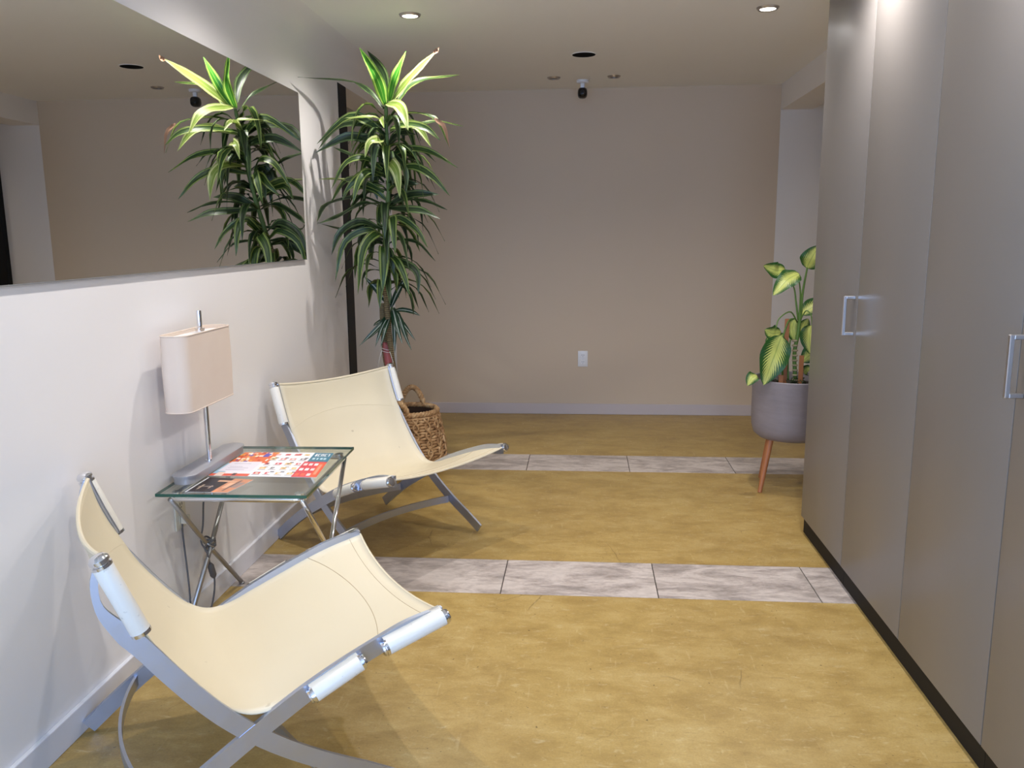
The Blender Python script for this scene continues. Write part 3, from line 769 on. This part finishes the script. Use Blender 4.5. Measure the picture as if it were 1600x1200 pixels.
# ------------------------------------------------------------------ leaves
def leaf_material(name, mid, edge, stripe, gloss=.35, broad=False, rib=.03):
    m = mat(name, mid, gloss); nt = m.node_tree
    uv = N(m, 'ShaderNodeUVMap', uv_map='uv'); sp = N(m, 'ShaderNodeSeparateXYZ'); L(m, uv.outputs[0], sp.inputs[0])
    ax = N(m, 'ShaderNodeMath', operation='SUBTRACT'); L(m, sp.outputs['Y'], ax.inputs[0]); ax.inputs[1].default_value = .5
    ab = N(m, 'ShaderNodeMath', operation='ABSOLUTE'); L(m, ax.outputs[0], ab.inputs[0])
    if not broad:
        mp = N(m, 'ShaderNodeMapping'); mp.inputs['Scale'].default_value = (1.2, 26, 1); L(m, uv.outputs[0], mp.inputs[0])
        ns = noise(m, mp.outputs[0], 1, 2, .5)
        c0 = mixc(m, ns, tuple(x*.75 for x in mid), tuple(x*1.3 for x in mid))
        r1 = ramp(m, [(.0, (0, 0, 0)), (.27, (0, 0, 0)), (.31, (1, 1, 1)), (.38, (1, 1, 1)), (.42, (.15, .15, .15)), (.5, (.5, .5, .5))], ab.outputs[0]).outputs[0]
        c = mixc(m, r1, c0, stripe)
        r2 = ramp(m, [(rib*.6, (.7, .7, .7)), (rib, (0, 0, 0))], ab.outputs[0]).outputs[0]
        c = mixc(m, r2, c, edge)
    else:
        # feathered yellow centre: the border wobbles along side veins that slant to the tip
        tt = N(m, 'ShaderNodeMath', operation='MULTIPLY_ADD'); L(m, ab.outputs[0], tt.inputs[0]); tt.inputs[1].default_value = -11.0
        u2 = N(m, 'ShaderNodeMath', operation='MULTIPLY'); L(m, sp.outputs['X'], u2.inputs[0]); u2.inputs[1].default_value = 15.0; L(m, u2.outputs[0], tt.inputs[2])
        pp = N(m, 'ShaderNodeMath', operation='PINGPONG'); L(m, tt.outputs[0], pp.inputs[0]); pp.inputs[1].default_value = .5
        ns = noise(m, uv.outputs[0], 12, 3, .6)
        th = N(m, 'ShaderNodeMath', operation='MULTIPLY_ADD'); L(m, pp.outputs[0], th.inputs[0]); th.inputs[1].default_value = .50; th.inputs[2].default_value = .07
        t2 = N(m, 'ShaderNodeMath', operation='MULTIPLY_ADD'); L(m, ns, t2.inputs[0]); t2.inputs[1].default_value = .16; L(m, th.outputs[0], t2.inputs[2])
        df = N(m, 'ShaderNodeMath', operation='SUBTRACT'); L(m, t2.outputs[0], df.inputs[0]); L(m, ab.outputs[0], df.inputs[1])
        fc = ramp(m, [(.0, (0, 0, 0)), (.06, (1, 1, 1))], df.outputs[0]).outputs[0]
        c = mixc(m, fc, edge, stripe)
        r2 = ramp(m, [(.012, (.7, .7, .7)), (.022, (0, 0, 0))], ab.outputs[0]).outputs[0]
        c = mixc(m, r2, c, mid)
        bump(m, pp.outputs[0], .3, .004)
    L(m, c, BS(m).inputs['Base Color'])
    # thin leaves pass some light
    tl = N(m, 'ShaderNodeBsdfTranslucent'); L(m, c, tl.inputs[0]); mx = N(m, 'ShaderNodeMixShader'); mx.inputs[0].default_value = .28
    out = nt.nodes['Material Output']; L(m, BS(m).outputs[0], mx.inputs[1]); L(m, tl.outputs[0], mx.inputs[2]); L(m, mx.outputs[0], out.inputs[0])
    return m
M['leaf'] = leaf_material('striped_leaf', srgb(46, 72, 30), srgb(96, 124, 52), srgb(146, 162, 84), .42)
M['leaf_dark'] = leaf_material('dark_striped_leaf', srgb(34, 52, 27), srgb(68, 90, 46), srgb(100, 120, 70), .42)
M['leaf_bright'] = leaf_material('bright_striped_leaf', srgb(58, 128, 34), srgb(150, 200, 90), srgb(178, 206, 96))
M['leaf_pale'] = leaf_material('pale_leaf', srgb(124, 146, 64), srgb(176, 190, 116), srgb(208, 210, 150))
M['leaf_white'] = leaf_material('young_leaf', srgb(26, 52, 34), srgb(206, 216, 196), srgb(44, 78, 50), rib=.13)
M['dieff'] = leaf_material('patterned_leaf', srgb(150, 176, 84), srgb(44, 92, 38), srgb(214, 222, 120), .35, True)
M['dry'] = mat('dry_tip', srgb(150, 112, 84), .8)

XMIN = -1.368
def leaf(parent, pts, width, n_hint, m, name='leaf', n=12, fold=.28, shape='strap', label=None, twist=0):
    P = smooth_pts(pts, n); V = []; UV = []; F = []
    hint = Vector(n_hint)
    for i, p in enumerate(P):
        t = (P[min(i+1, n-1)] - P[max(i-1, 0)]).normalized(); s = i/(n-1)
        h2 = hint.copy()
        if twist: h2.rotate(Matrix.Rotation(twist*s, 3, t))
        nn = (h2 - t*h2.dot(t)); nn = nn.normalized() if nn.length > 1e-4 else t.orthogonal().normalized()
        wd = t.cross(nn).normalized()
        if shape == 'strap': wf = (.34 + .66*min(1, s/.35)**.8) * (1 if s < .45 else max(0, 1-((s-.45)/.55)**1.9)) 
        else: wf = math.sin(PI*min(1, s**.80))**.72 if 0 < s < 1 else 0
        wf = max(wf, .02); hw = width/2*wf
        for q in (-1, -.5, 0, .5, 1):
            V.append(p + wd*hw*q + nn*(abs(q)*hw*fold + (.0012 + .10*hw*abs(q))*math.sin(s*15+q*2.2+n_hint[0]*9))); UV.append((s, .5+q*.5))
    for i in range(n-1):
        for j in range(4): a = i*5+j; F.append((a, a+1, a+6, a+5))
    xm = XMIN - parent.location.x; zm = H - .012 - parent.location.z
    for v_ in V:
        if v_.x < xm: v_.x = xm + .012*math.tanh((v_.x-xm)*2) + .012
        if v_.z > zm: v_.z = zm
    o = raw(name, V, F, m, parent, True, UV, label)
    return o

def at(px, py, Y):
    d = FW + R_*((px-800)/1296.2) - U_*((py-600)/1296.2)
    p = CP + d*(Y/d.y)
    if p.x < -1.345: p = CP + (p-CP)*(1.345/-p.x)
    return p

# tall striped plant: positions below were triangulated from the direct view and its mirror image
pt = thing('potted_dracaena', 'tall striped dracaena plant standing in the woven basket near the mirror', 'plant', (BX, BY, .0))
ptm = Matrix.Translation((-BX, -BY, 0))
def loc_(p): return p - Vector((BX, BY, 0))
m = mat('cane', srgb(116, 98, 70), .8); v = coords(m, (1, 1, 1)); wn = N(m, 'ShaderNodeTexWave', bands_direction='Z'); wn.inputs['Scale'].default_value = 28; wn.inputs['Distortion'].default_value = 3; L(m, v, wn.inputs[0])
L(m, mixc(m, wn.outputs['Fac'], srgb(92, 78, 54), srgb(138, 122, 84)), BS(m).inputs['Base Color']); bump(m, wn.outputs['Fac'], .5, .004); M['cane'] = m
m = mat('green_cane', srgb(84, 108, 56), .7); M['gcane'] = m
def trunkY(py): # depth of the stem by picture height
    return 4.26 + (4.64-4.26)*max(0, min(1, (py-165)/470))
main = [at(x, y, trunkY(y)) for x, y in ((622, 650), (618, 600), (610, 540), (604, 470), (600, 420), (603, 360), (607, 300), (606, 250), (604, 205), (603, 165))]
main[0] = Vector((BX-.03, BY, .20))
bm = B(); sp_ = smooth_pts([loc_(p) for p in main], 40)
tube(bm, sp_[:21], [.0175 - .006*i/39 + .0012*math.sin(i*2.3) for i in range(21)], 10); obj('stem', bm, M['cane'], pt, 'all')
bm = B(); tube(bm, sp_[20:], [.0125 - .004*i/19 + .0016*math.sin(i*2.9) for i in range(20)], 10); obj('leafy_shoot', bm, M['gcane'], pt, 'all', label='green upper stem ringed with leaf bases')
# second cane with cut top, carries the small crown
c2 = [Vector((BX+.01, BY-.03, .20)), at(607, 580, 4.60), at(600, 530, 4.58), at(597, 474, 4.57)]
bm = B(); tube(bm, smooth_pts([loc_(p) for p in c2], 16), .0165, 12); obj('cut_cane', bm, M['cane'], pt, 'all', label='brown cane with a sawn top')
# red plastic film wrapped round the lower stem
bm = B(); wr = [at(x, y, 4.57) for x, y in ((603, 535), (606, 560), (612, 590), (617, 625), (620, 640))]
tube(bm, smooth_pts([loc_(p) for p in wr], 12), [.020, .022, .021, .023, .022, .021, .022, .020, .021, .020, .019, .018], 10); obj('red_wrap', bm, mat('red_wrap', srgb(158, 84, 84), .45), pt, 'all', label='dusty red plastic wrap')
bm = B()
for yy, rr_ in ((545, .026), (549, .027)):
    c_ = loc_(at(604, yy, 4.575)); tube(bm, [c_ + Vector((rr_*math.cos(a), rr_*math.sin(a), .004*math.sin(a*2))) for a in [2*PI*i/18 for i in range(18)]], .0018, 5, closed=True)
tube(bm, [loc_(at(*q)) for q in ((597, 547, 4.55), (593, 560, 4.54), (590, 578, 4.54))], .0016, 5); tube(bm, [loc_(at(*q)) for q in ((609, 549, 4.54), (614, 565, 4.53), (613, 590, 4.53))], .0016, 5)
obj('string_tie', bm, M['string'], pt, 'all')

rl = random.Random(11)
def ZP(k, x, y):  # zoomed crop coordinates to photo pixels
    return (460+x/4, 60+y/4) if k == 5 else (480+x*.3167, 340+y*.3167)
# (crop, [(x, y)...], depth offsets of the points from the stem, width, material, face)
LV = [
 (5, [(568,415),(520,260),(405,55)], [0,-.10,-.20], .058, 'leaf_bright', 'c'),
 (5, [(575,380),(555,220),(455,75)], [.02,.06,.14], .050, 'leaf_dark', 'c'),
 (5, [(592,400),(625,260),(697,80)], [0,-.05,-.06], .050, 'leaf_bright', 'c'),
 (5, [(600,405),(720,250),(900,68)], [0,-.06,-.15], .050, 'leaf_pale', 'c'),
 (5, [(640,400),(760,275),(1030,228)], [0,.05,.10], .040, 'leaf', 'u'),
 (5, [(560,440),(470,335),(350,270),(20,242)], [0,.02,.05,.10], .034, 'leaf_dark', 'u'),
 (5, [(575,405),(660,430),(712,575)], [0,-.14,-.22], .058, 'leaf_pale', 'c'),
 (5, [(598,580),(680,540),(780,560),(855,680)], [0,-.08,-.14,-.18], .050, 'leaf_pale', 'c'),
 (5, [(598,560),(700,535),(820,560),(912,638)], [0,-.12,-.18,-.2], .042, 'leaf', 'c'),
 (5, [(600,500),(720,470),(880,505),(970,685)], [0,-.04,-.10,-.12], .034, 'leaf', 'u'),
 (5, [(600,560),(760,540),(900,520),(1055,550)], [0,.06,.1,.15], .026, 'leaf', 'u'),
 (5, [(560,600),(460,520),(330,490),(140,660)], [0,-.05,-.08,-.05], .046, 'leaf', 'c'),
 (5, [(560,590),(420,530),(260,560),(145,700)], [.02,0,.02,.0], .040, 'leaf_dark', 'c'),
 (5, [(560,650),(450,625),(310,620),(132,715)], [0,-.04,-.06,.0], .052, 'leaf_dark', 'c'),
 (5, [(565,540),(520,500),(450,495),(265,500)], [0,-.1,-.14,-.14], .036, 'leaf_pale', 'u'),
 (5, [(560,560),(545,500),(560,560)], [0,-.1,-.15], .030, 'leaf_pale', 'c'),
 (5, [(580,700),(540,640),(470,650),(440,745)], [0,-.14,-.20,-.22], .042, 'leaf_pale', 'c'),
 (5, [(590,720),(540,660),(500,700),(490,900)], [0,-.06,-.08,-.1], .050, 'leaf_dark', 'c'),
 (5, [(596,760),(650,690),(780,690),(885,775)], [0,-.04,-.05,-.04], .036, 'leaf_dark', 'u'),
 (5, [(600,740),(700,690),(850,710),(1022,810)], [0,-.05,-.08,-.1], .038, 'leaf', 'c'),
 (5, [(600,790),(600,775),(640,840),(660,1000)], [0,-.16,-.22,-.24], .060, 'leaf_pale', 'c'),
 (5, [(600,820),(700,795),(790,810),(882,845)], [0,-.02,.0,.02], .030, 'leaf', 'u'),
 (5, [(600,830),(740,800),(860,860),(972,985)], [0,-.06,-.1,-.12], .042, 'leaf', 'c'),
 (5, [(550,820),(440,745),(320,780),(232,940)], [0,-.08,-.12,-.12], .040, 'leaf', 'c'),
 (5, [(560,850),(440,850),(370,900),(300,980)], [0,-.10,-.14,-.14], .046, 'leaf', 'c'),
 (5, [(560,860),(460,830),(400,900),(365,1030)], [0,-.12,-.18,-.2], .046, 'leaf', 'c'),
 (5, [(560,900),(420,760),(330,720),(245,680)], [0,.06,.1,.14], .036, 'leaf_dark', 'u'),
 (5, [(560,930),(400,900),(280,885),(150,880)], [0,0,-.02,-.04], .044, 'leaf_pale', 'u'),
 (5, [(560,960),(430,900),(320,890),(220,1040)], [0,-.04,-.02,.02], .044, 'leaf', 'c'),
 (5, [(590,930),(680,900),(720,905),(782,910)], [0,.05,.08,.1], .046, 'leaf_dark', 'c'),
 (5, [(585,1050),(680,990),(780,970),(905,975)], [0,-.02,.02,.05], .052, 'leaf_dark', 'c'),
 (5, [(590,1040),(740,1010),(850,1030),(955,1072)], [0,-.06,-.1,-.12], .034, 'leaf_dark', 'u'),
 (5, [(590,1060),(720,1070),(800,1080),(912,1130)], [0,-.1,-.14,-.18], .044, 'leaf_dark', 'c'),
 (5, [(575,1010),(490,940),(360,920),(300,1010)], [0,-.02,-.04,-.06], .042, 'leaf', 'c'),
 (5, [(565,1040),(400,990),(200,1040),(140,1150)], [0,.02,.03,.05], .036, 'leaf_dark', 'u'),
 (5, [(565,1060),(430,1030),(280,1110),(140,1160)], [0,-.05,-.08,-.1], .034, 'leaf_dark', 'u'),
 (5, [(575,870),(530,800),(500,900),(520,1010)], [0,.04,.06,.06], .060, 'leaf_dark', 'c'),
 (5, [(600,700),(680,790),(700,880),(690,990)], [0,-.05,-.06,-.07], .030, 'leaf_dark', 'c'),
 (5, [(590,660),(640,600),(700,590),(760,600)], [0,.08,.12,.16], .040, 'leaf_dark', 'c'),
 (6, [(380,60),(300,40),(180,60),(50,25)], [0,-.04,-.06,-.06], .036, 'leaf_dark', 'u'),
 (6, [(375,60),(260,20),(160,80),(120,185)], [0,-.08,-.1,-.12], .044, 'leaf_dark', 'c'),
 (6, [(370,90),(290,60),(180,130),(138,318)], [0,-.05,-.08,-.1], .040, 'leaf', 'c'),
 (6, [(372,100),(340,80),(275,160),(250,380)], [0,-.14,-.2,-.24], .056, 'leaf', 'c'),
 (6, [(400,90),(420,0),(425,60),(435,185)], [0,-.12,-.18,-.2], .050, 'leaf', 'c'),
 (6, [(395,40),(450,0),(540,60),(595,150)], [0,-.05,-.08,-.1], .038, 'leaf', 'c'),
 (6, [(400,130),(460,110),(550,130),(632,215)], [0,-.02,-.04,-.05], .030, 'leaf_dark', 'u'),
 (6, [(385,150),(380,150),(378,250),(372,370)], [0,-.12,-.17,-.18], .058, 'leaf', 'c'),
 (6, [(390,160),(400,165),(415,210),(430,290)], [0,-.04,-.06,-.06], .044, 'leaf_dark', 'c'),
 (6, [(395,180),(440,210),(480,290),(505,388)], [0,-.1,-.14,-.16], .040, 'leaf', 'c'),
 (6, [(395,200),(470,220),(540,270),(550,380)], [0,-.06,-.1,-.12], .044, 'leaf_dark', 'c'),
 (6, [(385,110),(330,110),(315,170),(322,210)], [0,.05,.08,.1], .034, 'leaf_dark', 'c'),
 (6, [(385,40),(300,60),(262,110),(262,160)], [0,.02,.04,.05], .034, 'leaf_dark', 'c'),
 (6, [(375,130),(340,120),(250,190),(235,300)], [0,.05,.1,.12], .036, 'leaf_dark', 'c'),
]
for cr_, pl_, dd, wd_, mm, fc in LV:
    pts = []
    for (x, y), d_ in zip(pl_, dd):
        px, py = ZP(cr_, x, y); pts.append(loc_(at(px, py, trunkY(ZP(cr_, *pl_[0])[1]) + d_)))
    hint = (rl.uniform(-.25, .25), -1, .35 + rl.uniform(-.1, .2)) if fc == 'c' else (rl.uniform(-.2, .2), -.45, 1)
    leaf(pt, pts, wd_, hint, M[mm], twist=rl.uniform(-.35, .35), fold=rl.uniform(.15, .4))
# the dried tip of the drooping right leaf and of the upper right one
for a_, d0 in ((((875,500),(900,520),(940,560),(970,690)), -.11), (((868,92),(885,82),(905,55)), -.15)):
    leaf(pt, [loc_(at(*ZP(5, *q), 4.26 + d0 - .006)) for q in a_], .022, (0, -1, .3), M['dry'], name='dry_tip', n=8, label='brown dried leaf tip')
# foliage on the sides and behind, in whorls along the stem
for k in range(58):
    s = rl.uniform(0, 1); i = int(15 + s*22); b0 = sp_[min(i, 39)]
    az = rl.uniform(-.1, 1.15)*PI if k % 3 else rl.uniform(0, 2*PI)
    Ln = rl.uniform(.24, .38)*(1.0 - .15*s); el = rl.uniform(.1, .9)*(0.5+.6*s); dr = Vector((math.cos(az), math.sin(az)*.9, 0))
    if dr.x < -.2: Ln *= .8
    p1 = b0 + dr*Ln*.33 + Vector((0, 0, Ln*.30*el)); p2 = b0 + dr*Ln*.68 + Vector((0, 0, Ln*(.26*el-.14))); p3 = b0 + dr*Ln*.92 + Vector((0, 0, Ln*(.05*el-.50)))
    leaf(pt, [b0, p1, p2, p3], rl.uniform(.032, .046), (0, 0, 1), M[rl.choice(['leaf_dark', 'leaf_dark', 'leaf'])], n=9, twist=rl.uniform(-.4, .4))
for k in range(34):   # short folded leaves close round the stem
    s = (k+.5)/34; b0 = sp_[min(int(14 + s*24), 39)]; az = k*2.4 + rl.uniform(-.3, .3); Ln = rl.uniform(.16, .26)
    dr = Vector((math.cos(az), math.sin(az), 0)); up_ = rl.uniform(.1, .7)
    leaf(pt, [b0, b0 + dr*Ln*.4 + Vector((0, 0, Ln*.35*up_)), b0 + dr*Ln*.66 + Vector((0, 0, -Ln*.12)), b0 + dr*Ln*.74 + Vector((0, 0, -Ln*.62))], rl.uniform(.034, .050), (dr.x, dr.y, .5), M[rl.choice(['leaf_dark', 'leaf_dark', 'leaf'])], n=9, twist=rl.uniform(-.5, .5))
# small lower crown
SC = [([(412,440),(350,360),(280,290)], [0,-.02,-.03], .036), ([(415,440),(445,370),(502,272)], [0,-.03,-.05], .034), ([(408,420),(405,380),(402,330)], [.02,.04,.05], .026),
 ([(420,460),(470,455),(520,465),(558,485)], [0,-.02,-.03,-.04], .026), ([(410,470),(360,530),(255,635)], [0,-.06,-.10], .028), ([(412,470),(370,540),(335,640)], [0,-.08,-.12], .024),
 ([(415,480),(390,540),(362,640)], [0,-.1,-.14], .024), ([(420,455),(425,460),(445,540),(470,625)], [0,-.08,-.14,-.17], .036), ([(425,460),(450,480),(480,570),(515,655)], [0,-.06,-.1,-.12], .028),
 ([(428,480),(470,520),(535,608)], [0,-.02,-.04], .024), ([(420,480),(430,540),(432,670)], [0,-.05,-.07], .028), ([(405,470),(380,500),(345,520),(325,535)], [0,.02,.03,.04], .022),
 ([(410,460),(385,520),(300,600)], [.02,.05,.08], .024), ([(425,470),(460,500),(500,590)], [.02,.06,.10], .024), ([(415,440),(390,360),(360,330)], [.02,.05,.1], .024)]
for pl_, dd, wd_ in SC:
    pts = [loc_(at(*ZP(6, x, y), 4.56 + d_)) for (x, y), d_ in zip(pl_, dd)]
    leaf(pt, pts, wd_, (rl.uniform(-.2, .2), -1, .4), M['leaf_white'], n=10)
bm = B(); tube(bm, [loc_(at(*ZP(6, *q), 4.565)) for q in ((395,560),(412,500),(418,440))], [.010, .009, .006], 8); obj('side_shoot', bm, M['gcane'], pt, 'all')
bm = B(); lathe(bm, [(0, .20), (.12, .20), (.13, .21), (0, .225)], 24); obj('soil', bm, M['terra_soil'], pt)

# ------------------------------------------------------------------ planter and dieffenbachia
PX, PY = 1.112, 4.434
pr = thing('planter', 'grey round planter on splayed wooden legs beside the far cabinet', 'planter', (PX, PY, 0))
m = mat('grey_fibre', srgb(134, 126, 128), .6); v = coords(m); n1 = noise(m, coords(m, (3, 3, 14)), 3, 6, .7)
L(m, mixc(m, n1, srgb(122, 114, 117), srgb(146, 138, 140)), BS(m).inputs['Base Color']); bump(m, n1, .1, .002); M['pot'] = m
RP = .205
bm = B(); lathe(bm, [(0, .275), (RP*.62, .275), (RP*.80, .283), (RP*.93, .305), (RP*.985, .345), (RP, .40), (RP*1.0, .535), (RP*1.004, .540), (RP*1.004, .598), (RP*.985, .602), (RP*.95, .600), (RP*.94, .57), (RP*.93, .555)], 56); obj('pot', bm, M['pot'], pr, True)
bm = B(); lathe(bm, [(0, .565), (RP*.6, .560), (RP*.935, .552)], 40)
for v_ in bm.verts: v_.co.z += .006*math.sin(v_.co.x*60)*math.cos(v_.co.y*47)
obj('soil', bm, M['terra_soil'], pr)
m = mat('oiled_wood', srgb(172, 108, 66), .45); v = coords(m, (14, 14, 1.5)); n1 = noise(m, v, 2.2, 4, .6, 1)
L(m, mixc(m, n1, srgb(150, 88, 50), srgb(190, 126, 80)), BS(m).inputs['Base Color']); M['wood'] = m
for k in range(4):
    a = math.radians(32.7 + 90*k); d_ = Vector((math.cos(a), math.sin(a), 0))
    bm = B(); tube(bm, [d_*.136 + Vector((0, 0, .296)), d_*.170 + Vector((0, 0, .14)), d_*.200 + Vector((0, 0, 0))], [.0165, .0145, .0115], 16)
    for v_ in bm.verts: v_.co.z = max(v_.co.z, 0)
    obj('leg', bm, M['wood'], pr, True)

df = thing('potted_dieffenbachia', 'leafy dieffenbachia with yellow-green patterned leaves growing in the grey planter', 'plant', (PX, PY, .56))
def ld(p): return p - Vector((PX, PY, .56))
def q7(x, y): return (1130+x*.35, 370+y*.35)
M['stalk'] = mat('stalk', srgb(98, 132, 58), .5)
YD = 4.40
def stalk(pts, r0, r1, name='stalk'):
    bm = B(); P = smooth_pts([ld(at(*q7(x, y), Y_)) for x, y, Y_ in pts], 14); tube(bm, P, [r0+(r1-r0)*i/13 for i in range(14)], 8); obj(name, bm, M['stalk'], df, 'all')
stalk([(322,640,YD),(318,520,YD),(335,430,YD),(345,330,YD)], .011, .009)
stalk([(345,370,YD),(355,250,YD),(376,135,YD-.02)], .0075, .0045)
stalk([(340,360,YD),(345,260,YD-.02),(338,185,YD-.04)], .006, .003)
stalk([(335,370,YD),(325,290,YD),(318,235,YD),(300,190,YD-.02)], .0055, .003)
stalk([(330,380,YD),(300,335,YD-.03),(250,365,YD-.05),(235,410,YD-.06)], .004, .003)
stalk([(345,370,YD),(370,330,YD-.02),(392,350,YD-.04),(396,395,YD-.05)], .004, .003)
stalk([(290,640,YD-.02),(290,540,YD-.02),(300,460,YD)], .005, .004)
stalk([(265,620,YD-.04),(262,480,YD-.05),(290,380,YD-.04),(318,365,YD-.02)], .005, .004)
bm = B()
for i in range(9): # leaf scars ringing the old trunk
    c_ = ld(at(*q7(320, 640-i*22), YD)); tube(bm, [c_ - Vector((0, 0, .004)), c_ + Vector((0, 0, .001)), c_ + Vector((0, 0, .006))], [.012, .0165, .012], 10)
obj('trunk', bm, mat('pale_bark', srgb(176, 160, 128), .8), df, 'all')
DL = [([(372,140),(395,95),(430,38)], [-.02,-.05,-.06], .095, (-.25,-1,.35)), ([(278,148),(235,150),(180,128)], [0,-.04,-.07], .078, (-.2,-1,.25)), ([(340,165),(290,190),(222,262)], [-.03,-.08,-.12], .092, (-.1,-1,.75)),
 ([(262,440),(225,540),(180,662)], [-.07,-.11,-.13], .135, (.1,-1,.25)), ([(395,395),(385,450),(390,525)], [-.04,-.07,-.08], .088, (-.2,-1,.15)), ([(258,425),(222,432),(185,415)], [0,-.03,-.05], .080, (0,-1,.2)),
 ([(320,370),(310,410),(318,470)], [.03,.02,.01], .070, (0,-1,.2)), ([(345,440),(360,400),(380,365)], [.05,.06,.06], .060, (0,-1,.3)), ([(152,620),(130,630),(108,665)], [-.12,-.14,-.15], .060, (0,-.8,.8)),
 ([(360,610),(375,595),(395,590)], [.0,-.02,-.04], .055, (0,-.8,.6)), ([(300,460),(330,420),(350,400)], [.08,.1,.12], .06, (0,-.8,.6)), ([(285,440),(225,470),(200,440)], [.06,.08,.1], .08, (0,-1,.5)),
 ([(350,560),(420,500),(470,470)], [.05,.05,.05], .09, (0,-.9,.6)), ([(345,350),(430,300),(500,330)], [.06,.08,.08], .09, (0,-.7,.8))]
for pl_, dd, wd_, hn in DL:
    pts = [ld(at(*q7(x, y), YD+d_)) for (x, y), d_ in zip(pl_, dd)]
    leaf(df, pts, wd_*1.12, hn, M['dieff'], n=16, fold=.16, shape='oval')
for x, y0, y1, d_ in ((272, 655, 366, -.03), (344, 650, 530, -.05), (256, 660, 618, -.09)):
    b_ = at(*q7(x, y0), YD+d_); t_ = at(*q7(x, y1), YD+d_)
    bm = B(); l_ = ld(b_); h_ = ld(t_); box(bm, l_.x-.011, l_.x+.011, l_.y-.006, l_.y+.006, min(l_.z, .0), h_.z, .001, 1); obj('wooden_stake', bm, M['wood'], df)
bm = B()
rg = random.Random(5)
for k in range(26):
    c_ = Vector((rg.uniform(-.10, .05), rg.uniform(-.13, -.02), 0)); pts = [c_ + Vector((rg.uniform(-.02, .02), rg.uniform(-.02, .02), .004 + i*.013)) for i in range(4)]
    tube(bm, pts, .0022, 5)
obj('moss', bm, mat('moss', srgb(60, 74, 44), .9), df, 'all', kind='stuff')
